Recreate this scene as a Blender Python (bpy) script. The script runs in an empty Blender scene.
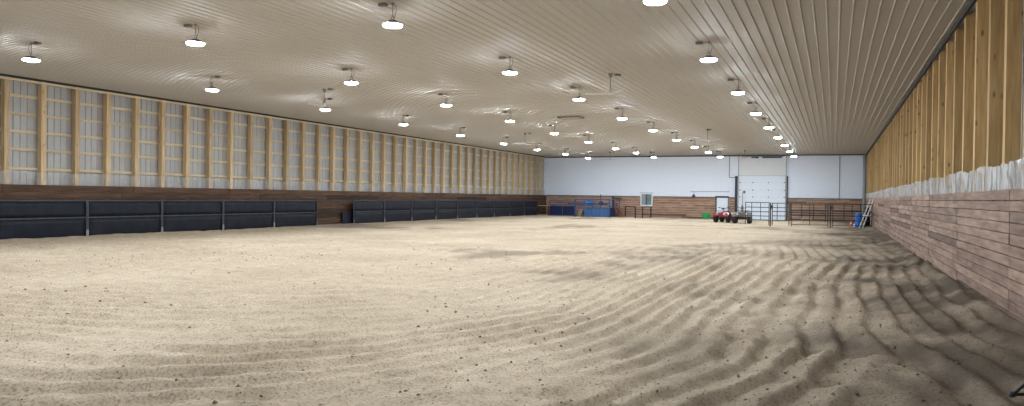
import bpy, math, random
import numpy as np
from mathutils import Matrix, Vector

random.seed(7)
rng = np.random.default_rng(11)
SC = bpy.context.scene
COL = SC.collection
PI = math.pi

# arena, metres: camera above the origin looking along +Y, turned to the left
R, L, D, H = 2.19, 23.84, 63.32, 5.22      # right wall, left wall, far wall, ceiling
FRONT = -6.0

# ------------------------------------------------------------------ materials
def new_mat(name):
    m = bpy.data.materials.new(name); m.use_nodes = True
    nt = m.node_tree
    b = nt.nodes['Principled BSDF']
    return m, nt, b

def plain(name, col, rough=.5, metal=0., var=.0, scale=6., bump=0., spec=.5):
    """one colour with a little procedural mottling"""
    m, nt, b = new_mat(name)
    b.inputs['Roughness'].default_value = rough
    b.inputs['Metallic'].default_value = metal
    b.inputs['Specular IOR Level'].default_value = spec
    tc = nt.nodes.new('ShaderNodeTexCoord')
    n = nt.nodes.new('ShaderNodeTexNoise'); n.inputs['Scale'].default_value = scale
    n.inputs['Detail'].default_value = 4
    nt.links.new(tc.outputs['Object'], n.inputs['Vector'])
    r = nt.nodes.new('ShaderNodeValToRGB')
    r.color_ramp.elements[0].position = .3; r.color_ramp.elements[1].position = .7
    lo = [max(0, c * (1 - var)) for c in col]; hi = [min(1, c * (1 + var)) for c in col]
    r.color_ramp.elements[0].color = (*lo, 1); r.color_ramp.elements[1].color = (*hi, 1)
    nt.links.new(n.outputs['Fac'], r.inputs['Fac'])
    nt.links.new(r.outputs['Color'], b.inputs['Base Color'])
    if bump:
        bp = nt.nodes.new('ShaderNodeBump'); bp.inputs['Strength'].default_value = bump
        bp.inputs['Distance'].default_value = .01
        nt.links.new(n.outputs['Fac'], bp.inputs['Height']); nt.links.new(bp.outputs['Normal'], b.inputs['Normal'])
    return m

def wood(name, dark, light, axis='Z', knots=.0, rough=.7, stretch=14., tone=False):
    """grain stretched along an axis, optional knots, optional per-board tone attribute"""
    m, nt, b = new_mat(name)
    b.inputs['Roughness'].default_value = rough
    b.inputs['Specular IOR Level'].default_value = .25
    N = nt.nodes.new; lk = nt.links.new
    tc = N('ShaderNodeTexCoord'); mp = N('ShaderNodeMapping')
    s = [stretch] * 3; s['XYZ'.index(axis)] = .8
    mp.inputs['Scale'].default_value = s
    oi = N('ShaderNodeObjectInfo'); add = N('ShaderNodeVectorMath'); add.operation = 'ADD'
    mul = N('ShaderNodeMath'); mul.operation = 'MULTIPLY'; mul.inputs[1].default_value = 57.
    lk(oi.outputs['Random'], mul.inputs[0]); lk(tc.outputs['Object'], add.inputs[0]); lk(mul.outputs[0], add.inputs[1])
    lk(add.outputs[0], mp.inputs['Vector'])
    n = N('ShaderNodeTexNoise'); n.inputs['Scale'].default_value = 1.6; n.inputs['Detail'].default_value = 6
    lk(mp.outputs[0], n.inputs['Vector'])
    r = N('ShaderNodeValToRGB'); r.color_ramp.elements[0].position = .32; r.color_ramp.elements[1].position = .68
    r.color_ramp.elements[0].color = (*dark, 1); r.color_ramp.elements[1].color = (*light, 1)
    lk(n.outputs['Fac'], r.inputs['Fac'])
    out = r.outputs['Color']
    if knots:
        mp2 = N('ShaderNodeMapping'); s2 = [7.] * 3; s2['XYZ'.index(axis)] = 2.6
        mp2.inputs['Scale'].default_value = s2
        v = N('ShaderNodeTexVoronoi'); v.inputs['Scale'].default_value = 1.
        lk(add.outputs[0], mp2.inputs['Vector']); lk(mp2.outputs[0], v.inputs['Vector'])
        kr = N('ShaderNodeValToRGB'); kr.color_ramp.elements[0].position = .08; kr.color_ramp.elements[1].position = .2
        kr.color_ramp.elements[0].color = (1 - knots,) * 3 + (1,); kr.color_ramp.elements[1].color = (1, 1, 1, 1)
        lk(v.outputs['Distance'], kr.inputs['Fac'])
        mx = N('ShaderNodeMix'); mx.data_type = 'RGBA'; mx.blend_type = 'MULTIPLY'; mx.inputs[0].default_value = 1
        lk(out, mx.inputs[6]); lk(kr.outputs['Color'], mx.inputs[7]); out = mx.outputs[2]
    # each timber its own tone
    hs = N('ShaderNodeHueSaturation'); mr = N('ShaderNodeMapRange')
    mr.inputs['To Min'].default_value = .8; mr.inputs['To Max'].default_value = 1.16
    if tone:
        at = N('ShaderNodeAttribute'); at.attribute_name = 'tone'; lk(at.outputs['Fac'], mr.inputs['Value'])
        mr.inputs['To Min'].default_value = .42; mr.inputs['To Max'].default_value = 1.2
    else:
        lk(oi.outputs['Random'], mr.inputs['Value'])
    lk(mr.outputs[0], hs.inputs['Value']); lk(out, hs.inputs['Color'])
    lk(hs.outputs[0], b.inputs['Base Color'])
    bp = N('ShaderNodeBump'); bp.inputs['Strength'].default_value = .25; bp.inputs['Distance'].default_value = .004
    lk(n.outputs['Fac'], bp.inputs['Height']); lk(bp.outputs['Normal'], b.inputs['Normal'])
    return m

def sheet_plastic(name, col, alpha, rough=.2):
    m, nt, b = new_mat(name)
    b.inputs['Base Color'].default_value = (*col, 1)
    b.inputs['Roughness'].default_value = rough
    b.inputs['Alpha'].default_value = alpha
    b.inputs['Specular IOR Level'].default_value = .6
    N = nt.nodes.new
    tc = N('ShaderNodeTexCoord'); mp = N('ShaderNodeMapping')
    mp.inputs['Rotation'].default_value = (.85, 0, 0); mp.inputs['Scale'].default_value = (3, 1.9, .55)
    n = N('ShaderNodeTexNoise'); n.inputs['Scale'].default_value = 2.5; n.inputs['Detail'].default_value = 5
    n.inputs['Distortion'].default_value = 1.4
    nt.links.new(tc.outputs['Object'], mp.inputs[0]); nt.links.new(mp.outputs[0], n.inputs[0])
    ar = N('ShaderNodeMapRange'); ar.inputs['From Min'].default_value = .38; ar.inputs['From Max'].default_value = .62
    ar.inputs['To Min'].default_value = alpha * .4; ar.inputs['To Max'].default_value = min(1, alpha * 1.3)
    nt.links.new(n.outputs['Fac'], ar.inputs['Value']); nt.links.new(ar.outputs[0], b.inputs['Alpha'])
    bp = N('ShaderNodeBump'); bp.inputs['Strength'].default_value = .8; bp.inputs['Distance'].default_value = .04
    nt.links.new(n.outputs['Fac'], bp.inputs['Height']); nt.links.new(bp.outputs['Normal'], b.inputs['Normal'])
    return m

def emit(name, col, strength):
    m, nt, b = new_mat(name)
    b.inputs['Base Color'].default_value = (.9, .9, .9, 1)
    b.inputs['Emission Color'].default_value = (*col, 1)
    b.inputs['Emission Strength'].default_value = strength
    return m

def sand_material():
    m, nt, b = new_mat('sand'); N = nt.nodes.new; lk = nt.links.new
    b.inputs['Roughness'].default_value = .95; b.inputs['Specular IOR Level'].default_value = .1
    tc = N('ShaderNodeTexCoord')
    def noise(scale, detail=4, rough=.6):
        n = N('ShaderNodeTexNoise'); n.inputs['Scale'].default_value = scale; n.inputs['Detail'].default_value = detail
        n.inputs['Roughness'].default_value = rough; lk(tc.outputs['Object'], n.inputs['Vector']); return n
    def ramp(src, p0, c0, p1, c1):
        r = N('ShaderNodeValToRGB'); r.color_ramp.elements[0].position = p0; r.color_ramp.elements[1].position = p1
        r.color_ramp.elements[0].color = (*c0, 1); r.color_ramp.elements[1].color = (*c1, 1); lk(src, r.inputs['Fac']); return r
    def mix(a, b_, fac=None, mode='MULTIPLY'):
        x = N('ShaderNodeMix'); x.data_type = 'RGBA'; x.blend_type = mode; x.inputs[0].default_value = 1
        lk(a, x.inputs[6]); lk(b_, x.inputs[7])
        if fac is not None: lk(fac, x.inputs[0])
        return x.outputs[2]
    big = noise(.35, 5); base = ramp(big.outputs['Fac'], .35, SAND_LO, .68, SAND_HI)
    mid = noise(3.5, 6, .7); c = mix(base.outputs[0], ramp(mid.outputs['Fac'], .3, (.78, .77, .75), .62, (1, 1, 1)).outputs[0])
    grit = noise(38, 3, .7); c = mix(c, ramp(grit.outputs['Fac'], .33, (.74, .72, .7), .5, (1, 1, 1)).outputs[0])
    # damp, worked soil of the riding track along the right-hand wall (its own ragged shape)
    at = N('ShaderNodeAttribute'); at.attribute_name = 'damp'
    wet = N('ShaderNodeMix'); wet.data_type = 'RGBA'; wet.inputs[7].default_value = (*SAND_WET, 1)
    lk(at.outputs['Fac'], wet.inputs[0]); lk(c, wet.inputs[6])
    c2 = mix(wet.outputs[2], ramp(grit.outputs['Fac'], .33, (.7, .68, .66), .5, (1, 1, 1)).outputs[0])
    lk(c2, b.inputs['Base Color'])
    bp = N('ShaderNodeBump'); bp.inputs['Strength'].default_value = .9; bp.inputs['Distance'].default_value = .03
    n2 = noise(26, 6, .8); lk(n2.outputs['Fac'], bp.inputs['Height']); lk(bp.outputs['Normal'], b.inputs['Normal'])
    return m

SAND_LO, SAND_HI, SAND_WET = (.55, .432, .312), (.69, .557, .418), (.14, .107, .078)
M = dict(
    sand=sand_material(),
    clod=plain('dark damp clods', (.15, .115, .08), .95, var=.35, scale=30),
    ceiling=plain('shade toned ceiling steel', (.44, .412, .372), .68, var=.02, spec=.12),  # same white steel as the walls, its dim warm bounce light in the colour
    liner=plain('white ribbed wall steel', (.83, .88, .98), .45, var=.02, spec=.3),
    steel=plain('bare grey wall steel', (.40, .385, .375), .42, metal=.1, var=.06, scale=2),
    post_left=wood('lit side spruce', (.48, .34, .19), (.68, .51, .31), 'Z', knots=.4),  # same spruce as the right posts, coloured paler for the stronger light
    post=wood('bare spruce', (.46, .285, .115), (.66, .45, .215), 'Z', knots=.6),
    girt=wood('pale spruce girts', (.52, .41, .26), (.70, .57, .38), 'Y'),
    plank_left=wood('dark stained planks', (.06, .03, .018), (.13, .072, .043), 'Y', stretch=9, tone=True),
    plank_right=wood('weathered brown planks', (.19, .118, .087), (.40, .268, .205), 'Y', stretch=7, tone=True),
    plank_back=wood('red brown planks', (.27, .155, .105), (.48, .31, .22), 'X', stretch=7, tone=True),
    poly=sheet_plastic('milky poly film', (.72, .72, .72), .66),
    poly_clear=sheet_plastic('clear poly film', (.72, .73, .75), .2),
    lens=emit('lamp lens', (.80, .91, 1.0), 465.),
    lampbody=plain('lamp housing', (.10, .10, .11), .5),
    box=plain('grey junction box', (.16, .15, .14), .6, metal=.3),
    fan=plain('white fan enamel', (.62, .60, .57), .4),
    fandark=plain('grey fan rod', (.15, .145, .14), .5),
    black=plain('black painted steel', (.018, .018, .021), .45, var=.2),
    blacktrim=plain('black gap trim', (.012, .012, .013), .7),
    rubber=plain('blue black rubber sheet', (.009, .011, .019), .6, var=.35, scale=3, bump=.3, spec=.25),
    frame=plain('dark grey panel steel', (.055, .058, .065), .5, metal=.3, var=.25),
    worn=plain('worn bare post foot', (.30, .30, .29), .5, metal=.3, var=.2),
    blue=plain('blue painted steel', (.022, .075, .21), .45, var=.15),
    navy=plain('navy and shaded blue', (.008, .020, .085), .5, var=.2),  # pen blue darkened to stand for shade; the bucket shares it
    bluelit=plain('lit blue sheet', (.03, .095, .24), .5, var=.15),  # the same pen blue with its light put into the colour
    brown=wood('dark brown timber', (.035, .018, .012), (.07, .04, .028), 'Z'),
    redwood=wood('red brown rail', (.16, .06, .04), (.26, .11, .08), 'Z'),
    white=plain('white paint', (.78, .80, .83), .45, var=.02),
    doorw=plain('white door skin', (.80, .86, .96), .45, var=.02),
    grey=plain('galvanised grey', (.38, .39, .40), .45, metal=.4, var=.1),
    glass=None,
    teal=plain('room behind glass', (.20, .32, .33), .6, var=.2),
    red=plain('red plastic', (.24, .018, .03), .3),
    tyre=plain('black tyre', (.018, .017, .017), .8, var=.2),
    rim=plain('grey rim', (.22, .22, .22), .4, metal=.6),
    seat=plain('black vinyl', (.02, .02, .02), .5),
    camo=plain('grey brown camouflage', (.13, .115, .10), .55, var=.6, scale=9),
    lampglass=plain('headlamp glass', (.7, .7, .7), .1),
    green=plain('green plastic', (.03, .36, .09), .45),
    orange=plain('orange plastic', (.75, .08, .03), .45),
    drum=plain('blue drum plastic', (.015, .14, .50), .4),
    pale=wood('pale weathered board', (.42, .40, .36), (.58, .56, .52), 'Z'),
    stool=wood('raw wooden block', (.40, .30, .19), (.55, .43, .28), 'X'),
    bung=plain('black plastic', (.02, .02, .022), .5),
)
def glass_mat():
    m, nt, b = new_mat('window glass')
    b.inputs['Base Color'].default_value = (.85, .95, .95, 1); b.inputs['Roughness'].default_value = .03
    b.inputs['Alpha'].default_value = .3; b.inputs['Base Color'].default_value = (.3, .45, .45, 1)
    return m
M['glass'] = glass_mat()

# ------------------------------------------------------------------ mesh builder
class MB:
    def __init__(s): s.v = []; s.f = []; s.tone = []
    def add(s, vs, fs, tone=None):
        o = len(s.v); s.v += [tuple(p) for p in vs]; s.f += [tuple(i + o for i in f) for f in fs]
        s.tone += [tone if tone is not None else .8] * len(vs)
        return s
    def box(s, c, d, rot=None, tone=None, bev=0):
        x, y, z = (k / 2 for k in d)
        if bev:
            b = min(bev, x * .9, y * .9, z * .9)
            vs = []; 
            for sx in (-1, 1):
                for sy in (-1, 1):
                    for sz in (-1, 1):
                        vs += [(sx * (x - b), sy * (y - b), sz * z), (sx * (x - b), sy * y, sz * (z - b)), (sx * x, sy * (y - b), sz * (z - b))]
            idx = lambda sx, sy, sz, k: ((sx > 0) * 4 + (sy > 0) * 2 + (sz > 0)) * 3 + k
            fs = []
            for sz in (-1, 1): fs.append([idx(a, b_, sz, 0) for a, b_ in ((-1, -1), (1, -1), (1, 1), (-1, 1))][::sz])
            for sy in (-1, 1): fs.append([idx(a, sy, b_, 1) for a, b_ in ((-1, -1), (1, -1), (1, 1), (-1, 1))][::-sy])
            for sx in (-1, 1): fs.append([idx(sx, a, b_, 2) for a, b_ in ((-1, -1), (1, -1), (1, 1), (-1, 1))][::sx])
            for sx in (-1, 1):
                for sy in (-1, 1): fs.append([idx(sx, sy, -1, 1), idx(sx, sy, -1, 2), idx(sx, sy, 1, 2), idx(sx, sy, 1, 1)])
                for sz in (-1, 1): fs.append([idx(sx, -1, sz, 0), idx(sx, -1, sz, 2), idx(sx, 1, sz, 2), idx(sx, 1, sz, 0)])
            for sy in (-1, 1):
                for sz in (-1, 1): fs.append([idx(-1, sy, sz, 0), idx(-1, sy, sz, 1), idx(1, sy, sz, 1), idx(1, sy, sz, 0)])
            for sx in (-1, 1):
                for sy in (-1, 1):
                    for sz in (-1, 1): fs.append([idx(sx, sy, sz, k) for k in range(3)])
        else:
            vs = [(a * x, b * y, e * z) for a in (-1, 1) for b in (-1, 1) for e in (-1, 1)]
            fs = [(0, 1, 3, 2), (4, 6, 7, 5), (0, 4, 5, 1), (2, 3, 7, 6), (0, 2, 6, 4), (1, 5, 7, 3)]
        if rot is not None: vs = [rot @ Vector(p) for p in vs]
        return s.add([(p[0] + c[0], p[1] + c[1], p[2] + c[2]) for p in vs], fs, tone)
    def tube(s, pts, r, seg=8, caps=True, radii=None):
        pts = [Vector(p) for p in pts]; n = len(pts); rings = []
        ref = None
        for i, p in enumerate(pts):
            d = (pts[min(i + 1, n - 1)] - pts[max(i - 1, 0)]).normalized()
            if ref is None: ref = Vector((0, 0, 1)) if abs(d.z) < .9 else Vector((1, 0, 0))
            a = d.cross(ref).normalized(); b = a.cross(d); ref = b if b.length > .1 else ref
            rr = radii[i] if radii else r
            rings.append([p + rr * (math.cos(2 * PI * k / seg) * a + math.sin(2 * PI * k / seg) * b) for k in range(seg)])
        vs = [q for ring in rings for q in ring]
        fs = [(i * seg + k, i * seg + (k + 1) % seg, (i + 1) * seg + (k + 1) % seg, (i + 1) * seg + k) for i in range(n - 1) for k in range(seg)]
        if caps: fs += [tuple(range(seg))[::-1], tuple((n - 1) * seg + k for k in range(seg))]
        return s.add(vs, fs)
    def lathe(s, prof, seg=20, c=(0, 0, 0), axis='Z'):
        vs = []
        for (r, z) in prof:
            for k in range(seg):
                a = 2 * PI * k / seg; p = (r * math.cos(a), r * math.sin(a), z)
                if axis == 'Y': p = (p[0], p[2], p[1])
                if axis == 'X': p = (p[2], p[0], p[1])
                vs.append((p[0] + c[0], p[1] + c[1], p[2] + c[2]))
        n = len(prof)
        fs = [(i * seg + k, i * seg + (k + 1) % seg, (i + 1) * seg + (k + 1) % seg, (i + 1) * seg + k) for i in range(n - 1) for k in range(seg)]
        fs += [tuple(range(seg))[::-1], tuple((n - 1) * seg + k for k in range(seg))]
        return s.add(vs, fs)
    def prism(s, poly, x0, x1):
        """closed outline in Y,Z swept along X"""
        n = len(poly); vs = [(x0, y, z) for y, z in poly] + [(x1, y, z) for y, z in poly]
        fs = [(k, (k + 1) % n, n + (k + 1) % n, n + k) for k in range(n)] + [tuple(range(n))[::-1], tuple(range(n, 2 * n))]
        return s.add(vs, fs)
    def build(s, name, mat, parent=None, smooth=False, tone=False):
        me = bpy.data.meshes.new(name); me.from_pydata(s.v, [], s.f); me.update()
        import bmesh
        if len(s.v) < 60000:
            bm = bmesh.new(); bm.from_mesh(me); bmesh.ops.recalc_face_normals(bm, faces=bm.faces); bm.to_mesh(me); bm.free()
        if tone:
            at = me.attributes.new('tone', 'FLOAT', 'POINT'); at.data.foreach_set('value', np.array(s.tone, dtype=np.float32))
        if smooth: me.polygons.foreach_set('use_smooth', [True] * len(me.polygons))
        me.materials.append(mat)
        o = bpy.data.objects.new(name, me); COL.objects.link(o)
        if parent is not None: o.parent = parent
        return o

def tag(o, label, cat, group=None, kind=None):
    o['label'] = label; o['category'] = cat
    if group: o['group'] = group
    if kind: o['kind'] = kind
    return o
def struct(o): o['kind'] = 'structure'; return o
def empty(name, loc=(0, 0, 0), rz=0):
    o = bpy.data.objects.new(name, None); COL.objects.link(o); o.location = loc; o.rotation_euler = (0, 0, rz)
    o.empty_display_size = .1
    return o
kids = {}
def children(o): return [c for c in bpy.data.objects if c.parent == o]
def copy_tree(o, parent=None, tree=None):
    c = o.copy(); COL.objects.link(c)
    if parent is not None: c.parent = parent
    for ch in children(o) if tree is None else tree.get(o.name, []):
        copy_tree(ch, c, tree)
    return c
def tree_of(o):
    t = {}; st = [o]
    while st:
        x = st.pop(); t[x.name] = children(x); st += t[x.name]
    return t
ORD = ['zeroth', 'first', 'second', 'third', 'fourth', 'fifth', 'sixth', 'seventh', 'eighth', 'ninth', 'tenth', 'eleventh', 'twelfth', 'thirteenth',
       'fourteenth', 'fifteenth', 'sixteenth', 'seventeenth', 'eighteenth', 'nineteenth', 'twentieth', 'twenty-first', 'twenty-second', 'twenty-third']

# ------------------------------------------------------------------ noise on arrays
def vnoise(x, y, seed):
    g = np.random.default_rng(seed).random((257, 257)).astype(np.float32)
    xi = np.floor(x).astype(int); yi = np.floor(y).astype(int); fx = x - xi; fy = y - yi
    fx = fx * fx * (3 - 2 * fx); fy = fy * fy * (3 - 2 * fy)
    a = g[xi % 256, yi % 256]; b = g[(xi + 1) % 256, yi % 256]; c = g[xi % 256, (yi + 1) % 256]; d = g[(xi + 1) % 256, (yi + 1) % 256]
    return (a * (1 - fx) + b * fx) * (1 - fy) + (c * (1 - fx) + d * fx) * fy - .5
def fbm(x, y, seed, octv=4, gain=.5):
    t = 0; amp = 1
    for k in range(octv):
        t = t + amp * vnoise(x * 2 ** k + 13.7 * k, y * 2 ** k + 7.3 * k, seed + k); amp *= gain
    return t
def sstep(a, b, x):
    t = np.clip((x - a) / (b - a), 0, 1); return t * t * (3 - 2 * t)

# ------------------------------------------------------------------ sand floor with harrow furrows
def track_coordinate(X, Y):
    """distance-like coordinate that runs across the harrow lines: straight along the long wall, rounded at the near corner"""
    dx = X + 10.5; dy = Y - 13.5
    b = np.where(dy < 0, 13.7, 44.)
    p = 2.5
    r = ((np.abs(dx) / 10.3) ** p + (np.abs(dy) / b) ** p) ** (1 / p) * 10.3
    r_wall = X + 10.5 + .012 * (Y - 12)
    w = sstep(.15, 1.1, X)
    return r * (1 - w) + r_wall * w
def sand_height(X, Y):
    r = track_coordinate(X, Y)
    warp = .75 * fbm(X * .22, Y * .17, 3, 2) + .13 * fbm(X * 1.1, Y * .9, 9, 3)
    ph = (r + warp) / .36
    t = ph - np.floor(ph)
    ridge = np.where(t < .74, t / .74, (1 - t) / .26)             # steep on one side, like drag-harrow lines
    ridge = ridge * ridge * (3 - 2 * ridge)
    ph2 = (r + .8 * warp) / .17
    fine = .5 + .5 * np.cos(2 * PI * ph2)
    env = (.5 + .5 * sstep(4.0, 9.3, r)) * sstep(1., 4., r) * (.6 + 1.3 * (fbm(X * .8, Y * .6, 21, 3) + .28))
    far = 1 - .75 * sstep(16, 34, Y)
    amp = np.clip(env, 0, 1.5) * far
    z = amp * (.07 * (ridge - .5) + .018 * (fine - .5))
    z += .05 * fbm(X * .25, Y * .25, 31, 3) * far
    z += (.020 + .018 * sstep(-3, 1, X)) * fbm(X * 3.2, Y * 3.2, 41, 4, .6) * (1 - .5 * sstep(14, 30, Y))
    z += .016 * fbm(X * 9, Y * 9, 45, 2, .6) * (1 - sstep(10, 18, Y))
    holes = vnoise(X * 2.1, Y * 2.1, 55)                         # hoof prints
    z -= .05 * sstep(.26, .42, holes) * sstep(4, 9, r) * far
    z += .11 * sstep(1.55, 2.15, X + .25 * fbm(X * 1.5, Y * 1.2, 61, 3))       # sand banked against the right-hand boards
    z += .05 * sstep(-22.6, -23.5, X)
    return z
def graded(lo, hi, f):
    out = [lo]
    while out[-1] < hi: out.append(out[-1] + f(out[-1]))
    out[-1] = hi; return np.array(out)
xs = graded(-24.4, R + .12, lambda x: .14 if x < -16 else (.085 if x < -9 else .05))
ys = graded(FRONT, D + .2, lambda y: .35 if y < 3.2 else .045 * max(1, y / 8.) ** 1.35)
GX, GY = np.meshgrid(xs, ys)
GZ = sand_height(GX, GY)
nx, ny = len(xs), len(ys)
me = bpy.data.meshes.new('floor')
me.vertices.add(nx * ny); me.vertices.foreach_set('co', np.stack([GX, GY, GZ], -1).astype(np.float32).ravel())
ii = (np.arange(ny - 1)[:, None] * nx + np.arange(nx - 1)[None, :]).ravel()
quads = np.stack([ii, ii + 1, ii + nx + 1, ii + nx], -1).astype(np.int32)
me.loops.add(quads.size); me.loops.foreach_set('vertex_index', quads.ravel())
me.polygons.add(len(quads)); me.polygons.foreach_set('loop_start', np.arange(0, quads.size, 4, dtype=np.int32))
me.polygons.foreach_set('use_smooth', np.ones(len(quads), dtype=bool))
me.update(calc_edges=True)
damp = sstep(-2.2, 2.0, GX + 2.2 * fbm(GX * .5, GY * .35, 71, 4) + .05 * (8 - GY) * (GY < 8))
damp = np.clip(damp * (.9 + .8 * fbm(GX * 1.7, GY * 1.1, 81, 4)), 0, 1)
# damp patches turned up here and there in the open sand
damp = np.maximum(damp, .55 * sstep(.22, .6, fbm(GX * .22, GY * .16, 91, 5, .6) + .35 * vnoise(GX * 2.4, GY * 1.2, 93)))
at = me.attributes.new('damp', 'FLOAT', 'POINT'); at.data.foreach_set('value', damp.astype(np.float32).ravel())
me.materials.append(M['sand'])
floor = bpy.data.objects.new('floor', me); COL.objects.link(floor); struct(floor)

# loose clods: nobody could count them
def clods(n):
    base = [(1, 0, 0), (-1, 0, 0), (0, 1, 0), (0, -1, 0), (0, 0, 1), (0, 0, -1)]
    bv = np.array(base, float)
    sub = []
    for a in (0, 1):
        for b in (2, 3):
            for c in (4, 5): sub.append((a, b, c))
    V = []; F = []
    x = rng.uniform(-17, 2.0, n); y = 3.5 + 20 * rng.random(n) ** 1.6
    keep = rng.random(n) < .12 + .9 * sstep(-6, 1, x) + .5 * sstep(.0, .3, fbm(x * .4, y * .4, 15, 3))
    keep &= ~((x > 1.2) & (y > 6.8) & (y < 7.9)); x, y = x[keep], y[keep]; z = sand_height(x, y)
    s = .0035 + .007 * rng.random(len(x)) ** 2 + .02 * rng.random(len(x)) ** 12
    for i in range(len(x)):
        p = bv * (s[i] * rng.uniform(.6, 1.3, (6, 3))) ; p[:, 2] *= .75
        a = rng.uniform(0, 6.28); ca, sa = math.cos(a), math.sin(a)
        q = np.stack([p[:, 0] * ca - p[:, 1] * sa + x[i], p[:, 0] * sa + p[:, 1] * ca + y[i], p[:, 2] + z[i] + s[i] * .25], -1)
        o = len(V); V += q.tolist(); F += [tuple(o + k for k in t) for t in sub]
    m = MB(); m.v = V; m.f = F; m.tone = [1] * len(V)
    return m
tag(clods(26000).build('dirt_clods', M['clod']), 'small dark damp dirt clods scattered over the beige sand', 'dirt', kind='stuff')

# ------------------------------------------------------------------ ribbed sheets
def ribbed(axis_len0, axis_len1, run0, run1, pitch, rib, top, hgt, place):
    """place(a, b, h): a across the ribs, b along them, h out of the sheet"""
    m = MB(); prof = []; a = axis_len0
    while a < axis_len1 - pitch:
        prof += [(a, 0), (a + pitch - rib, 0), (a + pitch - rib / 2 - top / 2, hgt), (a + pitch - rib / 2 + top / 2, hgt)]
        a += pitch
    prof += [(a, 0), (axis_len1, 0)]
    vs = [place(p, run0, h) for p, h in prof] + [place(p, run1, h) for p, h in prof]; n = len(prof)
    m.add(vs, [(i, i + 1, n + i + 1, n + i) for i in range(n - 1)])
    return m
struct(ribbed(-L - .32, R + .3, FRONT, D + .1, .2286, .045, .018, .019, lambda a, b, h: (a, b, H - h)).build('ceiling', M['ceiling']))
WL = -L - .28                                                    # plane of the left-hand steel sheet
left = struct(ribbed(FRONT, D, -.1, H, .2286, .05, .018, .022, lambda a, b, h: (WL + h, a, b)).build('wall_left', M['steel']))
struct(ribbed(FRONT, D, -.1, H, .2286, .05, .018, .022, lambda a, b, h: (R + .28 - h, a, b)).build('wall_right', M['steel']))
back = struct(ribbed(-L - .3, R + .3, -.1, H, .2286, .04, .016, .016, lambda a, b, h: (a, D + .02 - h, b)).build('wall_back', M['liner']))
struct(ribbed(-L - .3, R + .3, -.1, H, .2286, .04, .016, .016, lambda a, b, h: (a, FRONT + h, b)).build('wall_front', M['liner']))
for z in (4.62, 4.05, 3.48, 2.91, 2.29):
    MB().box((WL + .047, (FRONT + D) / 2, z), (.045, D - FRONT - .05, .088)).build('girt', M['girt'], left)
# light top plate, black gap line under the ceiling
def longbox(name, mat, x, z, w, h): return struct(MB().box((x, (FRONT + D) / 2, z), (w, D - FRONT - .02, h)).build(name, mat))
longbox('trim_1', M['girt'], -L - .06, H - .115, .05, .07)
longbox('trim_2', M['blacktrim'], -L - .03, H - .035, .07, .075)
longbox('trim_3', M['blacktrim'], R + .015, H - .055, .05, .09)
struct(MB().box(((R - L) / 2, D - .05, H - .05), (R + L - .1, .06, .08)).build('trim_4', M['blacktrim']))

# timber posts
def posts(x, ys_, group, label, mat):
    src = None
    for i, y in enumerate(ys_):
        if src is None:
            o = src = MB().box((0, 0, H / 2 - .02), (.19, .165, H - .08)).build('timber_post', mat)
        else:
            o = src.copy(); COL.objects.link(o)
        o.location = (x, y, 0)
        tag(o, label(i), 'post', group)
def ordinal(n):
    if n < len(ORD): return ORD[n]
    tens = {2: 'twenty', 3: 'thirty', 4: 'forty', 5: 'fifty'}; one = n % 10
    if one: return tens[n // 10] + '-' + ORD[one]
    return {3: 'thirtieth', 4: 'fortieth', 5: 'fiftieth'}[n // 10]
POST_X_L, POST_X_R = -L - .04 - .095, R + .045 + .095
yl = [15.34 + 1.1955 * k for k in range(40)]
posts(POST_X_L, yl, 'timber posts of the left-hand wall', lambda i: f'bare spruce post over dark planking, {ordinal(i + 1)} counting from the near end of the left wall', M['post_left'])
yr = [10.22 + 1.255 * k for k in range(43)]
posts(POST_X_R, yr, 'timber posts of the right-hand wall', lambda i: f'knotty timber post above white film, {ordinal(i + 1)} counting from the near end of the right wall', M['post'])

# ------------------------------------------------------------------ plank kickboards
def planks(lo, hi, z0, z1, rows, seg, face, thick=.04, dark=.07, skip=(), stagger=True):
    """face(a, z, h) -> world point; boards laid in rows, joints every few metres"""
    m = MB(); dz = (z1 - z0) / rows
    for r in range(rows):
        a = lo - ((random.random() * seg if r % 2 else 0) + seg * .2 if stagger else .8)
        while a < hi:
            ln = seg * (random.choice((.5, 1, 1, 1)) if stagger else 1); b = a + ln
            s, e = max(a, lo), min(b, hi)
            t = random.uniform(.45, 1.0)
            if random.random() < dark: t = random.uniform(0, .15)
            parts = [(s, e)]
            for (k0, k1) in skip:
                nxt = []
                for (p, q) in parts:
                    if q <= k0 or p >= k1: nxt.append((p, q)); continue
                    if p < k0: nxt.append((p, k0))
                    if q > k1: nxt.append((k1, q))
                parts = nxt
            for (p, q) in parts:
                if q - p < .05: continue
                g = .006; h = thick + random.uniform(-.008, .008); za, zb = z0 + r * dz + g, z0 + (r + 1) * dz - g
                vs = [face(u, z, w) for u in (p + g, q - g) for z in (za, zb) for w in (0, h)]
                m.add(vs, [(0, 1, 3, 2), (4, 6, 7, 5), (0, 4, 5, 1), (2, 3, 7, 6), (0, 2, 6, 4), (1, 5, 7, 3)], t)
            a = b
    return m
struct(planks(FRONT, D - .05, -.06, 1.78, 8, 4.8, lambda a, z, h: (-L - .04 + h, a, z), dark=.12).build('trim_5', M['plank_left'], tone=True))
struct(planks(FRONT, D - .05, -.02, 1.79, 12, 4.7, lambda a, z, h: (R + .04 - h, a, z), dark=.09, stagger=False).build('trim_6', M['plank_right'], tone=True))
DOOR = (-7.30, -3.40); WD = (-8.98, -7.90)
struct(planks(-L, R, -.06, 1.74, 9, 3.66, lambda a, z, h: (a, D - h, z), dark=.06, skip=(DOOR, WD)).build('trim_7', M['plank_back'], tone=True))
m = MB()
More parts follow.
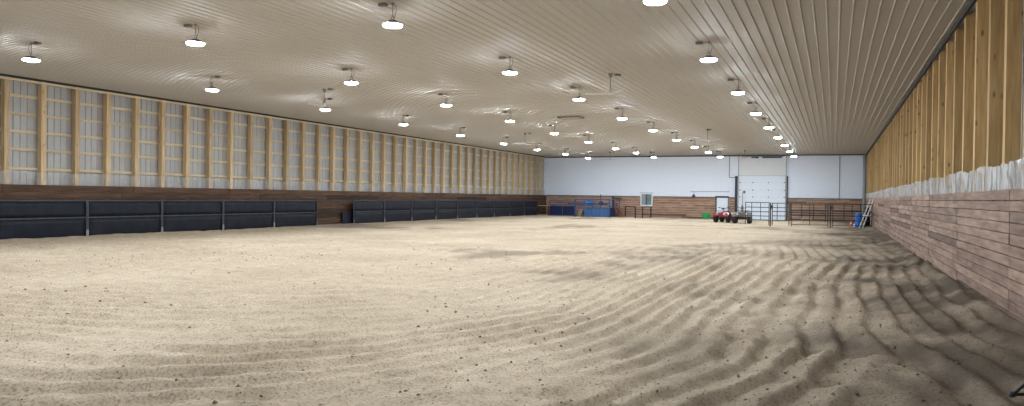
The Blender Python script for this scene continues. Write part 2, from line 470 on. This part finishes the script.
for (a, b) in ((-L + .05, -15.28), (-14.12, WD[0]), (WD[1], DOOR[0]), (DOOR[1], R - .05)):
    m.box(((a + b) / 2, D - .045, 1.765), (b - a, .07, .055))
struct(m.build('trim_8', M['blacktrim']))

# ------------------------------------------------------------------ film left hanging over the boards
def film(name, mat, x, sgn, y0, y1, ztop, zbot, amp, seed):
    ys_ = np.arange(y0, y1, .07); n = 12
    U, V = np.meshgrid(ys_, np.linspace(0, 1, n))
    top = ztop + .07 * fbm(U * .9, U * 0 + 3.3, seed, 3) + .03 * vnoise(U * 4, U * 0, seed + 5)
    Z = zbot + V * (top - zbot)
    fold = fbm(U * 1.5 + V * 1.1, V * .8 - U * .4, seed + 11, 3, .4)
    X = x + sgn * (.016 + amp * (.35 + .65 * V) * np.abs(fold) * 2)
    m = MB(); m.v = np.stack([X, U, Z], -1).reshape(-1, 3).tolist(); m.tone = [1] * len(m.v); k = len(ys_)
    m.f = [(j * k + i, j * k + i + 1, (j + 1) * k + i + 1, (j + 1) * k + i) for j in range(n - 1) for i in range(k - 1)]
    return m.build(name, mat, smooth=True)
tag(film('plastic_sheet', M['poly'], R + .03, -1, 8.5, D - .3, 2.17, 1.79, .022, 5), 'crumpled milky white plastic film along the right wall above the planks', 'plastic sheet')
tag(film('plastic_sheet', M['poly_clear'], -L - .03, 1, 13.5, D - .3, 2.19, 1.78, .04, 25), 'clear wrinkled plastic film over the post feet along the left wall', 'plastic sheet')

# ------------------------------------------------------------------ ceiling lamps
def make_lamp():
    r = empty('ceiling_lamp')                                   # origin on the ceiling
    MB().lathe([(.03, -.34), (.075, -.345), (.10, -.375), (.165, -.39), (.185, -.405), (.185, -.425), (.17, -.428)], 24).build('lamp_housing', M['lampbody'], r, smooth=False)
    MB().lathe([(.178, -.424), (.180, -.44), (.165, -.455), (.12, -.466), (.05, -.471), (.004, -.472)], 24).build('lens', M['lens'], r, smooth=True)
    MB().tube([(0, 0, -.02), (0, 0, -.26)], .008, 6).tube([(0, 0, -.25), (.03, 0, -.30), (0, 0, -.345), (-.03, 0, -.30), (0, 0, -.25)], .008, 6).lathe([(.03, -.03), (.03, -.015)], 10).build('hook', M['box'], r)
    MB().box((-.22, 0, -.035), (.16, .10, .055), bev=.008).build('junction_box', M['box'], r)
    MB().tube([(-.14, 0, -.04), (-.06, .01, -.03), (.05, .02, -.06), (.07, .02, -.17), (.03, .01, -.29), (.02, 0, -.345)], .007, 6).build('cord', M['box'], r)
    return r
LAMP_AT = [[(-18.10, 12.20), (-12.60, 12.05), (-7.66, 12.03), (-2.70, 12.02)], [(-17.8, 17.7), (-12.72, 17.85), (-7.72, 17.7), (-2.68, 17.5)],
           [(-17.7, 23.2), (-12.62, 23.35), (-7.67, 23.25), (-2.68, 23.2)], [(-17.92, 29.15), (-12.66, 29.1), (-7.85, 29.3), (-2.71, 29.0)],
           [(-18.15, 35.2), (-12.92, 35.3), (-7.85, 34.9), (-2.69, 34.75)], [(-18.4, 41.4), (-13.0, 41.2), (-7.92, 40.9), (-2.69, 40.5)],
           [(-18.5, 47.2), (-13.02, 47.1), (-7.92, 46.7), (-2.69, 46.4)], [(-18.3, 52.4), (-12.85, 51.9), (-7.9, 51.95), (-2.72, 52.2)],
           [(-18.3, 58.0), (-12.88, 57.6), (-7.88, 57.6), (-2.73, 57.8)], [(-18.1, 6.3), (-12.6, 6.3), (-7.65, 6.3), (-2.7, 6.3)], [(-18.0, .55), (-12.6, .55), (-7.65, .55)]]  # last two rows: unseen lamps added to brighten the near sand
lamp = make_lamp(); lt = tree_of(lamp); first = True
COLN = ('beside the left wall', 'second column from the left wall', 'third column from the left wall', 'column nearest the right wall')
for j, row in enumerate(LAMP_AT):
    for i, (x, y) in enumerate(row):
        o = lamp if first else copy_tree(lamp, None, lt)
        o.location = (x, y, H - .004); first = False
        o.rotation_euler.z = PI if i == 0 else 0                 # the boxes of the left-hand column sit on the other side
        tag(o, f'glowing round hanging lamp, {COLN[i]}, ' + (f'{ordinal(j + 1)} row from the camera' if j < 9 else ('unseen, added above the near sand', 'unseen, added behind the camera')[j - 9]), 'lamp', 'round lamps hung from the ribbed ceiling')

# ------------------------------------------------------------------ ceiling fans
def make_fan():
    r = empty('ceiling_fan')
    MB().lathe([(.07, -.02), (.07, -.04), (.03, -.13), (.012, -.14)], 14).build('canopy', M['fandark'], r)
    MB().tube([(0, 0, -.1), (0, 0, -.56)], .014, 8).build('rod', M['fandark'], r)
    MB().lathe([(.025, -.50), (.06, -.55), (.085, -.60), (.05, -.63), (.02, -.635)], 18).build('motor', M['fan'], r)
    MB().box((.25, 0, -.035), (.18, .10, .055), bev=.008).build('junction_box', M['box'], r)
    for k in range(3):
        a = 2 * PI * k / 3 + .35; ro = Matrix.Rotation(a, 3, 'Z') @ Matrix.Rotation(.2, 3, 'X')
        b = MB(); b.box(ro @ Vector((.42, 0, 0)) + Vector((0, 0, -.60)), (.62, .12, .008), ro).box(ro @ Vector((.14, 0, 0)) + Vector((0, 0, -.60)), (.12, .04, .012), ro)
        b.build('blade', M['fan'], r)
    return r
fan = make_fan(); ft = tree_of(fan); first = True
for j, y in enumerate((21.05, 39.2, 56.7)):
    for i, x in enumerate((-16.1, -6.0)):
        o = fan if first else copy_tree(fan, None, ft); first = False
        o.location = (x, y, H - .004); o.rotation_euler = (0, 0, .4 * j + .9 * i)
        tag(o, f'still ceiling fan on a rod, {("nearer the left wall", "nearer the right wall")[i]}, {ordinal(j + 1)} fan back from the camera', 'fan', 'ceiling fans')

# attic hatch
r = empty('attic_hatch', (-10.9, 31.9, H)); tag(r, 'shallow attic hatch with a dark edge in the middle of the ceiling', 'hatch')
MB().box((0, 0, -.045), (1.0, .62, .03)).build('hatch_lid', M['ceiling'], r)
MB().box((0, -.325, -.05), (1.06, .03, .06)).box((0, .325, -.05), (1.06, .03, .06)).box((.515, 0, -.05), (.03, .62, .06)).box((-.515, 0, -.05), (.03, .62, .06)).build('hatch_frame', M['box'], r)

# ------------------------------------------------------------------ black panels along the left wall
def make_panel(w):
    r = empty('kick_screen')                                     # local Y along the wall, +X into the arena
    for y in (.022, w - .022):
        p = MB().box((0, y, .64), (.05, .042, 1.34)).build('upright', M['frame'], r)
        MB().box((.027, y, .12), (.006, .04, .30)).build('worn_foot', M['worn'], p)
    MB().box((0, w / 2, 1.265), (.045, w - .09, .045)).build('top_rail', M['frame'], r)
    MB().box((.004, w / 2, .69), (.05, w - .09, .045)).build('middle_rail', M['frame'], r)
    for (z0, z1, nm) in ((.71, 1.245, 'upper_sheet'), (-.02, .67, 'lower_sheet')):
        m = MB(); n, k = 14, 5; V = []
        for a in range(n):
            for b in range(k):
                u, v = a / (n - 1), b / (k - 1)
                V.append((-.02 + .018 * math.sin(PI * u) * math.sin(PI * v) * (1 + .5 * math.sin(9 * u + z0)) - .07 * (1 - v) * (z0 < 0) * math.sin(PI * u) ** .5, .045 + u * (w - .09), z0 + v * (z1 - z0)))
        F = [(a * k + b, (a + 1) * k + b, (a + 1) * k + b + 1, a * k + b + 1) for a in range(n - 1) for b in range(k - 1)]
        m.add(V, F); o = m.build(nm, M['rubber'], r, smooth=True)
        s = o.modifiers.new('thickness', 'SOLIDIFY'); s.thickness = .012
    return r
PX = -L + .33
pa = make_panel(3.105); pt = tree_of(pa)
for k in range(5):
    o = pa if k == 0 else copy_tree(pa, None, pt); o.location = (PX, 14.72 + 3.11 * k, 0)
    tag(o, f'black sheeted steel panel on left wall, {ORD[k + 1]} in the nearer run of panels', 'panel', 'black panels along the left wall')
pb = make_panel(2.99); pt = tree_of(pb)
for k in range(9):
    o = pb if k == 0 else copy_tree(pb, None, pt); o.location = (PX, 33.32 + 2.995 * k, 0)
    tag(o, f'black sheeted steel panel on left wall, {ORD[k + 1]} in the farther run past the gap', 'panel', 'black panels along the left wall')
tag(MB().box((-L + .14, 33.1, .335), (.05, 1.0, .69), bev=.01).build('rubber_mat', M['rubber']), 'black mat upright against planks at the gap between the panel runs', 'mat')

# ------------------------------------------------------------------ far wall: doors, window, fittings
r = struct(MB().box(((-7.12 - 3.57) / 2, D - .03, 1.74), (3.55, .05, 3.58)).build('door_1', M['doorw']))
for z in (3.0, 2.39, 1.8, 1.2, .6):
    MB().box((-5.345, D - .057, z), (3.54, .006, .006)).build('section_joint', M['grey'], r)
for z in (3.0, 2.39, 1.83):
    for x in (-7.04, -6.04, -4.85, -3.65):
        MB().box((x, D - .066, z), (.07, .02, .085)).build('hinge', M['frame'], r)
MB().box((-6.73, D - .075, 1.72), (.20, .02, 1.15)).build('handle_plate', M['white'], r)
MB().box((-6.69, D - .10, 2.22), (.17, .05, .20)).box((-6.83, D - .10, 1.5), (.03, .05, 1.5)).box((-6.83, D - .11, .85), (.13, .05, .6)).build('handle', M['box'], r)
struct(MB().box((-5.345, D - .02, 4.36), (3.75, .04, 1.60)).build('trim_9', M['white']))
struct(MB().box((-5.345, D - .055, 3.555), (3.75, .03, .02)).build('trim_10', M['grey']))
for i, x in ((11, -7.335), (12, -3.475)):
    struct(MB().box((x, D - .05, 1.72), (.20, .10, 3.60)).build('trim_%d' % i, M['black']))
m = MB()
for x in (-7.17, -3.52): m.box((x, D - .10, 2.6), (.06, .06, 5.1)).box((x, D - .2, 5.05), (.05, .3, .05))
struct(m.build('trim_13', M['grey']))
tag(MB().box((-5.9, D - .15, 5.0), (.55, .10, .10)).box((-4.6, D - .15, 5.02), (1.5, .14, .12)).tube([(-6.9, D - .15, 5.08), (-3.7, D - .15, 5.08)], .02, 8).build('door_spring', M['black']), 'dark spring shaft of the big white door under the ceiling', 'door hardware')
# side door
r = struct(MB().box((-8.42, D - .03, .88), (.90, .05, 1.80)).build('door_2', M['doorw']))
MB().box((-8.44, D - .05, 1.80), (1.06, .09, .14)).box((-8.92, D - .05, .86), (.09, .09, 1.74)).box((-7.95, D - .05, .86), (.05, .09, 1.74)).build('door_frame', M['black'], r)
MB().lathe([(.01, 0), (.035, .02), (.03, .05), (.005, .06)], 10, (-8.05, D - .10, .95), 'Y').build('door_knob', M['grey'], r)
# window
r = struct(MB().box((-14.70, D - .06, 2.01), (1.06, .10, .10)).box((-14.70, D - .06, .99), (1.06, .10, .10)).box((-15.18, D - .06, 1.5), (.10, .10, 1.0)).box((-14.22, D - .06, 1.5), (.10, .10, 1.0)).build('window_1', M['white']))
MB().box((-14.72, D - .055, 1.5), (.10, .05, .92)).build('meeting_rail', M['frame'], r)
MB().box((-14.70, D - .05, 1.5), (.90, .008, .92)).build('pane', M['glass'], r)
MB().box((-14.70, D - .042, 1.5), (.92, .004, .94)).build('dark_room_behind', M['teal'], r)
MB().box((-14.96, D - .046, 1.5), (.34, .004, .90)).build('blind', M['grey'], r)
MB().box((-14.70, D - .07, 2.075), (1.1, .12, .03)).build('drip_cap', M['box'], r)
# conduits and small fittings
tag(MB().tube([(-7.90, D - .06, H - .1), (-7.90, D - .06, 3.42), (-7.86, D - .06, 3.40), (-7.46, D - .06, 3.40)], .022, 8).build('conduit', M['box']), 'dark conduit dropping from the ceiling to the left jamb of the big door', 'conduit')
tag(MB().tube([(-11.05, D - .05, 2.22), (-7.85, D - .05, 2.24)], .022, 8).tube([(-10.73, D - .05, 2.22), (-10.73, D - .05, 2.0)], .018, 8).build('conduit', M['grey']), 'thin level conduit above the small white side door', 'conduit')
tag(MB().tube([(.36, D - .05, H - .1), (.36, D - .05, 1.72)], .022, 8).box((.36, D - .06, 1.72), (.09, .06, .13)).build('conduit', M['box']), 'upright conduit on the white wall between the big door and the right corner', 'conduit')
r = empty('wall_lamp', (-10.73, D - .02, 1.9)); tag(r, 'small dark lamp head under the level conduit on the far wall', 'lamp')
MB().box((0, -.06, .08), (.10, .10, .06), bev=.01).build('mount', M['box'], r)
MB().lathe([(.04, .07), (.09, .02), (.15, -.06), (.15, -.11), (.05, -.12)], 14, (0, -.14, 0)).build('lamp_shade', M['frame'], r)
tag(MB().box((-17.22, D - .10, 1.47), (.24, .12, .16), bev=.015).box((-17.22, D - .165, 1.47), (.16, .02, .09)).build('utility_box', M['redwood']), 'small brown box on the plank wall behind the blue pen', 'box')
tag(MB().tube([(-2.95, 62.2, H - .06), (-2.95, 62.2, H - .14), (R - .1, 62.2, H - .14)], .03, 8).build('ceiling_pipe', M['grey']), 'long grey pipe under the ceiling in the far right corner', 'pipe')
tag(MB().box((2.08, D - .14, 2.6), (.18, .16, H - .1), bev=.02).build('corner_column', M['grey']), 'grey steel column in the far right corner behind the barrel', 'column')

# ------------------------------------------------------------------ stock fencing
def rail_panel(name, p, q, rails, ups, hgt, mat, label, cat, group=None, r=.02, foot=0., sheet=None):
    p = Vector((*p, 0)); q = Vector((*q, 0)); d = q - p; w = d.length
    e = empty(name, p, math.atan2(d.y, d.x)); tag(e, label, cat, group)
    for x in (r, w - r):
        MB().tube([(x, 0, foot), (x, 0, hgt)], r * 1.15, 8).build('upright', mat, e)
    for u in ups:
        MB().tube([(u * w, 0, rails[-1]), (u * w, 0, rails[0])], r * .9, 8).build('brace', mat, e)
    for z in rails:
        MB().tube([(r, 0, z), (w - r, 0, z)], r, 8).build('rail', mat, e)
    if sheet:
        z0, z1, sm, n = sheet
        for k in range(n):
            a, b = k * w / n + .012, (k + 1) * w / n - .012
            mm = MB().box(((a + b) / 2, .03, (z0 + z1) / 2), (b - a, .012, z1 - z0))
            mm.box(((a + b) / 2, .018, z0 + .03), (b - a, .02, .02)).box(((a + b) / 2, .018, z1 - .03), (b - a, .02, .02))
            mm.build('infill_sheet', sm, e)
    return e
FG = 'black stock fencing by the big door'
bar = M['black']
rail_panel('stock_gate', (-5.05, 48.35), (-3.60, 47.95), (1.44, 1.15, .88, .62, .38), (.27, .64), 1.46, bar, 'black barred gate between the quad bikes and the first tall fence post', 'gate', FG, .022, .08)
rail_panel('stock_gate', (-3.44, 47.85), (-2.46, 48.05), (1.42, 1.15, .92, .65, .38), (.3,), 1.44, bar, 'narrow black barred gate just right of the first tall fence post', 'gate', FG, .022, .08)
rail_panel('stock_fence', (-2.36, 48.08), (-.30, 48.75), (1.40, .97, .70, .42, .14), (.5,), 1.42, bar, 'black barred fence panel in front of the wooden mounting block', 'fence panel', FG, .022, .04)
rail_panel('stock_fence', (-.08, 48.85), (2.08, 49.0), (1.42, .97, .70, .42, .14), (.5,), 1.44, bar, 'black barred fence panel behind the orange cone and blue barrel', 'fence panel', FG, .022, .04)
for x, y, lb in ((-3.53, 47.85, 'tall black fence post standing in front of the big white door'), (-.19, 48.82, 'tall black fence post left of the orange cone')):
    e = empty('fence_post', (x, y, -.02)); tag(e, lb, 'post', FG)
    MB().box((0, 0, .73), (.075, .075, 1.48)).build('post_tube', bar, e)
    MB().box((.04, -.045, 1.2), (.10, .03, .22)).build('latch', bar, e)
rail_panel('stock_fence', (-3.1, 61.2), (-.55, 61.2), (1.37, .86, .66, .50, .16), (.33, .66), 1.4, bar, 'black barred panel against the far planks just right of the big door', 'fence panel', FG, .028, .02)
rail_panel('stock_fence', (-.45, 61.2), (1.85, 61.2), (1.37, .86, .66, .50, .16), (.5,), 1.4, bar, 'black barred panel against the far planks beside the corner column', 'fence panel', FG, .028, .02)

# blue pen at the far left
BG = 'blue steel pen panels'
rail_panel('pen_fence', (-22.86, 61.5), (-20.5, 61.5), (1.32, 1.14, .97, .84, .06), (), 1.34, M['blue'], 'dark blue pen panel with a solid shade-dark lower half by the left corner', 'pen panel', BG, .024, .0, (.05, .84, M['navy'], 2))
rail_panel('pen_gate', (-19.88, 59.5), (-19.02, 59.5), (1.42, 1.2, .98, .74), (), 1.46, M['blue'], 'narrow open blue gate frame above the small steps', 'gate', BG, .03, 0.)
rail_panel('pen_fence', (-18.96, 59.5), (-16.9, 59.5), (1.45, 1.16, .94, .78, .04), (.31, .65), 1.48, M['bluelit'], 'bright blue pen panel with three solid lower sheets facing the arena', 'pen panel', BG, .028, .0, (.04, .78, M['bluelit'], 3))
rail_panel('pen_fence', (-16.9, 59.58), (-16.95, 62.9), (1.45, 1.16, .94, .78, .04), (.5,), 1.48, M['blue'], 'blue side panel of the pen running back to the plank wall', 'pen panel', BG, .026, .0, (.04, .78, M['navy'], 2))
rail_panel('pen_fence', (-20.45, 61.45), (-19.93, 59.6), (1.38, 1.16, .94, .74, .06), (), 1.4, M['blue'], 'slanting blue pen panel left of the open gate frame', 'pen panel', BG, .026, .0)
e = empty('sheet_box', (-18.62, 59.66, 0)); tag(e, 'pale blue solid upper sheet on the left third of the bright blue pen panel', 'sheet', BG)
MB().box((0, .02, 1.2), (.56, .03, .46), bev=.006).build('infill_sheet', M['bluelit'], e)
MB().tube([(-.25, .05, 0), (-.25, .05, 1.42)], .02, 6).tube([(.25, .05, 0), (.25, .05, 1.42)], .02, 6).build('stay', M['blue'], e)
# steps
e = empty('steel_steps', (-19.40, 59.25, 0)); tag(e, 'small grey steps in the open blue gate', 'steps')
for k in range(3):
    MB().box((0, .16 + .2 * k - .2, .2 + .2 * k), (.46, .22, .03)).build('tread', M['grey'], e)
for x in (-.24, .24):
    MB().prism([(-.18, 0), (-.08, 0), (.42, .5), (.42, .62), (.32, .62), (-.18, .12)], x - .012, x + .012).build('stringer', M['black'], e)
    MB().box((x, .40, .3), (.04, .04, .62)).build('leg', M['black'], e)
tag(MB().tube([(-17.94, 60.5, -.02), (-17.94, 60.5, 1.84)], .03, 8).box((-17.94, 60.5, 1.86), (.09, .09, .04)).build('pole', M['black']), 'thin dark pole rising behind the bright blue pen panel', 'pole')
e = empty('feed_bucket', (-17.86, 60.305, .98)); tag(e, 'dark blue bucket hanging on the thin pole in the pen', 'bucket')
MB().lathe([(.12, 0), (.135, .02), (.16, .30), (.17, .31), (.17, .33), (.15, .33), (.12, .04)], 16).build('bucket_shell', M['navy'], e)
MB().tube([(-.165 * math.cos(t), 0, .32 + .16 * math.sin(t)) for t in np.linspace(0, PI, 9)], .006, 6).build('bail', M['grey'], e)
e = empty('corner_post', (-17.25, 61.9, 0)); tag(e, 'dark square post with an arm behind the right end of the blue pen', 'post')
MB().box((0, 0, .87), (.16, .14, 1.76)).build('post_tube', M['black'], e)
MB().box((.4, 0, 1.56), (.75, .08, .10)).build('arm', M['black'], e)
e = empty('ramp_rail', (-16.45, 60.6, 0)); tag(e, 'red brown sloping handrail at the right end of the blue pen', 'handrail')
for dy in (0, .3):
    MB().tube([(-.24, dy, 1.2), (.30, dy, .12)], .032, 8).build('slope_rail', M['redwood'], e)
    MB().tube([(-.24, dy, 0), (-.24, dy, 1.22)], .03, 8).build('newel', M['redwood'], e)
    MB().tube([(-.24, dy, .72), (.12, dy, .0)], .028, 8).build('lower_rail', M['redwood'], e)
    MB().tube([(.30, dy, 0), (.30, dy, .14)], .03, 8).build('toe_post', M['redwood'], e)
# brown frames
def hitch(p, q, h, label, name='hitching_rail'):
    p = Vector((*p, 0)); q = Vector((*q, 0)); d = q - p; w = d.length
    e = empty(name, p, math.atan2(d.y, d.x)); tag(e, label, 'rail', 'dark timber rail frames by the far wall')
    MB().box((w / 2, 0, h), (w + .1, .09, .06)).build('top_rail', M['brown'], e)
    for x in (.03, w - .03): MB().box((x, 0, h / 2 - .02), (.085, .085, h)).build('post', M['brown'], e)
hitch((-16.37, 62.6), (-14.78, 59.75), .90, 'dark timber rail frame left of and below the far window')
hitch((-14.32, 60.2), (-14.16, 62.6), .90, 'dark timber rail frame standing end-on under the far window')
e = empty('low_table', (-23.3, 61.0, 0)); tag(e, 'low dark timber table in the far left corner beside the last black panel', 'table')
MB().box((.07, 0, .86), (1.2, .5, .05)).build('tabletop', M['stool'], e)
for x in (-.5, .6):
    for y in (-.2, .2): MB().box((x, y, .41), (.07, .07, .86)).build('leg', M['brown'], e)

# ------------------------------------------------------------------ quad bikes
def quad(loc, rz, paint, label):
    e = empty('quad_bike', loc, rz); tag(e, label, 'quad bike', 'quad bikes by the big door')     # faces local +Y
    b = MB()
    b.prism([(-.75, .52), (-.40, .62), (.15, .62), (.35, .74), (.72, .70), (.90, .56), (.86, .42), (.55, .36), (-.45, .36), (-.78, .42)], -.17, .17)
    b.build('body', paint, e)
    for sx in (-1, 1):
        for sy, nm in ((1, 'front_fender'), (-1, 'rear_fender')):
            f = MB(); arc = [(sy * .58 + .40 * math.cos(t), .33 + .36 * math.sin(t)) for t in np.linspace(.35, PI - .35, 9)]
            poly = arc + [(y, z - .03) for y, z in arc[::-1]]
            x0, x1 = sorted((sx * .15, sx * .54)); f.prism(poly, x0, x1); f.build(nm, paint, e)
            w = MB().lathe([(.10, -.12), (.20, -.13), (.27, -.11), (.295, -.06), (.30, 0), (.295, .06), (.27, .11), (.20, .13), (.10, .12)], 20, (sx * .43, sy * .60, .29), 'X').build('wheel', M['tyre'], e)
            MB().lathe([(.03, -.02), (.12, .0), (.155, .03), (.155, .05)] if sx < 0 else [(.155, -.05), (.155, -.03), (.12, 0), (.03, .02)], 14, (sx * (.43 + .10), sy * .60, .29), 'X').build('rim', M['rim'], w)
    MB().box((0, -.22, .70), (.30, .78, .13), bev=.05).build('seat', M['seat'], e)
    h = MB().tube([(-.40, .22, 1.04), (-.24, .27, 1.02), (-.08, .36, .94), (.08, .36, .94), (.24, .27, 1.02), (.40, .22, 1.04)], .016, 8).tube([(0, .36, .94), (0, .44, .70)], .025, 8)
    h = h.build('handlebar', M['black'], e)
    for sx in (-1, 1): MB().tube([(sx * .28, .255, 1.025), (sx * .41, .215, 1.043)], .024, 8).build('grip', M['seat'], h)
    MB().box((0, .40, .96), (.20, .14, .12), bev=.03).build('instrument_pod', paint, e)
    for (y0, y1, z, nm) in ((.50, .92, .80, 'front_rack'), (-.98, -.52, .78, 'rear_rack')):
        k = MB()
        for x in np.linspace(-.36, .36, 6): k.tube([(x, y0, z), (x, y1, z)], .011, 6)
        for y in (y0, y1): k.tube([(-.38, y, z), (.38, y, z)], .013, 6)
        for x in (-.2, .2): k.tube([(x, (y0 + y1) / 2, z), (x, (y0 + y1) / 2, z - .16)], .012, 6)
        k.build(nm, M['black'], e)
    MB().tube([(-.24, .86, .40), (-.22, 1.0, .46), (-.22, 1.02, .62), (.22, 1.02, .62), (.22, 1.0, .46), (.24, .86, .40)], .018, 8).build('bumper', M['black'], e)
    for sx in (-1, 1): MB().lathe([(.02, 0), (.07, .0), (.065, .04), (.02, .05)], 12, (sx * .24, .89, .60), 'Y').build('headlamp', M['lampglass'], e)
    MB().box((0, 0, .36), (.50, .62, .12)).tube([(-.45, .6, .29), (.45, .6, .29)], .03, 8).tube([(-.45, -.6, .29), (.45, -.6, .29)], .03, 8).build('chassis', M['black'], e)
    return e
quad((-7.0, 54.1, .0), 2.93, M['red'], 'red quad bike parked before the small white side door')
qb = quad((-5.70, 52.9, .0), 3.2, M['camo'], 'grey brown quad bike parked between the red one and the barred gate')

qb.scale = (1.08, 1.08, 1.08)
# ------------------------------------------------------------------ small things by the far wall
e = empty('muck_tub', (-9.55, 62.3, 0)); tag(e, 'bright green tub on the sand left of the red quad bike', 'tub')
MB().lathe([(.20, 0), (.24, .02), (.31, .42), (.335, .43), (.335, .46), (.29, .46), (.22, .05)], 18).build('tub_shell', M['green'], e)
for s in (-1, 1): MB().tube([(s * .31, -.1, .40), (s * .40, -.06, .46), (s * .40, .06, .46), (s * .31, .1, .40)], .016, 6).build('handle', M['green'], e)
def fork(x, y, lean, label):
    e = empty('manure_fork', (x, y, 0)); tag(e, label, 'fork')
    MB().tube([(0, 0, .34), (lean, .45, 1.62)], .018, 8).build('shaft', M['stool'], e)
    m = MB().box((0, 0, .33), (.36, .03, .03))
    for k in range(8): m.tube([(-.17 + .0486 * k, 0, .33), (-.17 + .0486 * k, -.05, .12), (-.17 + .0486 * k, -.12, .01)], .007, 5)
    m.build('tines', M['green'], e)
fork(-9.42, 62.75, .05, 'long-handled fork leaning upright behind the green tub')
fork(-9.86, 62.75, -.04, 'long-handled fork leaning on the planks left of the green tub')
e = empty('traffic_cone', (1.03, 51.5, 0)); tag(e, 'small orange traffic cone on the sand left of the blue barrel', 'cone')
MB().box((0, 0, .03), (.28, .28, .03), bev=.01).build('base', M['orange'], e)
MB().lathe([(.105, .04), (.075, .18), (.045, .33), (.028, .44), (.018, .445)], 16).build('cone_body', M['orange'], e)
MB().lathe([(.075, .20), (.064, .25), (.06, .25)], 16).build('reflective_band', M['white'], e)
e = empty('barrel', (1.42, 50.6, 0)); tag(e, 'upright blue plastic barrel beside the leaning pale board', 'barrel')
MB().lathe([(.19, 0), (.215, .03), (.21, .26), (.222, .29), (.21, .32), (.21, .56), (.222, .59), (.21, .62), (.205, .80), (.185, .86), (.175, .87), (.165, .85), (.01, .85)], 22).build('barrel_shell', M['drum'], e)
MB().lathe([(.03, .85), (.03, .875), (.005, .875)], 10, (.09, 0, 0)).build('bung', M['bung'], e)
e = empty('jug', (1.18, 51.2, 0)); tag(e, 'little white plastic jug between the cone and the barrel', 'jug')
MB().lathe([(.06, 0), (.07, .02), (.07, .14), (.03, .20), (.02, .21)], 14).build('jug_body', M['white'], e)
MB().lathe([(.022, .208), (.022, .235), (.004, .236)], 10).build('cap', M['bung'], e)
p0, p1 = Vector((1.50, 49.4, .0)), Vector((2.10, 50.0, 1.74)); d = (p1 - p0); q = d.to_track_quat('Z', 'X').to_matrix()
e = empty('leaning_ladder', (0, 0, 0)); tag(e, 'pale narrow ladder leaning into the far right corner over the barrel', 'ladder')
ax = q @ Vector((0, 1, 0))
for s in (-.12, .12):
    c = (p0 + p1) / 2 + ax * s; MB().box(c, (.03, .075, d.length), q).build('side_rail', M['pale'], e)
for k in range(6):
    c = p0 + d * ((k + .6) / 6.4); MB().tube([c - ax * .12, c + ax * .12], .014, 6).build('rung', M['pale'], e)
e = empty('rolled_mat', (1.86, 51.1, 0)); e.scale = (1.25, 1.25, 1.3); tag(e, 'black rolled mat standing in the corner behind the ladder', 'mat')
sp = [((.05 + .017 * t) * math.cos(t), (.05 + .017 * t) * math.sin(t)) for t in np.linspace(0, 4 * PI - .5, 60)]
m = MB(); V = [(x * .7, y * .7, z) for z in (.0, .95) for x, y in sp]; n = len(sp)
m.add(V, [(i, i + 1, n + i + 1, n + i) for i in range(n - 1)]); o = m.build('mat_roll', M['rubber'], e, smooth=True)
s = o.modifiers.new('thickness', 'SOLIDIFY'); s.thickness = .02
MB().lathe([(.193, .52), (.196, .53), (.196, .58), (.193, .59)], 20, (.0, 0, 0)).build('tie', M['white'], e)
e = empty('mounting_block', (-1.68, 53.9, 0)); tag(e, 'pale wooden mounting block on the sand behind the barred fence', 'mounting block')
MB().box((0, .16, .40), (.62, .34, .045)).box((0, -.16, .2), (.66, .32, .045)).build('tread', M['stool'], e)
for x in (-.29, .29): MB().prism([(-.30, 0), (.31, 0), (.31, .38), (0, .38), (0, .18), (-.30, .18)], x - .02, x + .02).build('side_board', M['stool'], e)

# black tubular stand at the bottom right corner
e = empty('tubular_stand', (1.37, 7.27, .03)); tag(e, 'black tubular stand leg on the sand at the bottom right corner', 'stand')
MB().tube([(0, 0, 0), (.12, .03, .13), (.52, .14, .60), (.55, .15, .66)], .016, 10).build('leg', M['black'], e)
MB().tube([(0, 0, 0), (.20, .05, .015), (.56, .16, .03)], .014, 10).build('foot_bar', M['black'], e)
MB().tube([(.55, .15, .66), (.57, .16, .03)], .016, 10).build('leg', M['black'], e)
MB().lathe([(.012, -.022), (.024, -.018), (.026, .0), (.02, .02), (.008, .026)], 12).build('rubber_foot', M['bung'], e)

# ------------------------------------------------------------------ camera, world, view
f_px, yaw, pitch, roll = 748.98, .406031, -.0085697, .0134521
fwd = Vector((-math.sin(yaw), math.cos(yaw), 0)); rt = Vector((math.cos(yaw), math.sin(yaw), 0)); up = Vector((0, 0, 1))
f2 = math.cos(pitch) * fwd + math.sin(pitch) * up; u2 = -math.sin(pitch) * fwd + math.cos(pitch) * up
r3 = math.cos(roll) * rt + math.sin(roll) * u2; u3 = -math.sin(roll) * rt + math.cos(roll) * u2
cam = bpy.data.objects.new('camera', bpy.data.cameras.new('camera')); COL.objects.link(cam)
mw = Matrix.Identity(4)
for i in range(3): mw[i][0], mw[i][1], mw[i][2] = r3[i], u3[i], -f2[i]
mw[2][3] = 1.6
cam.matrix_world = mw
cam.data.sensor_fit = 'HORIZONTAL'; cam.data.sensor_width = 36; cam.data.lens = f_px / 1024 * 36
cam.data.clip_start = .05; cam.data.clip_end = 300
SC.camera = cam
w = bpy.data.worlds.new('world'); SC.world = w; w.use_nodes = True
w.node_tree.nodes['Background'].inputs[0].default_value = (.02, .022, .025, 1)
vs = SC.view_settings
vs.view_transform = 'Standard'; vs.look = 'None'; vs.gamma = 1; vs.use_curve_mapping = False; vs.exposure = .2
cy = SC.cycles
cy.max_bounces = 10; cy.diffuse_bounces = 6; cy.glossy_bounces = 4; cy.transparent_max_bounces = 8
cy.caustics_reflective = False; cy.caustics_refractive = False
cy.use_denoising = True
cy.sample_clamp_indirect = 4.
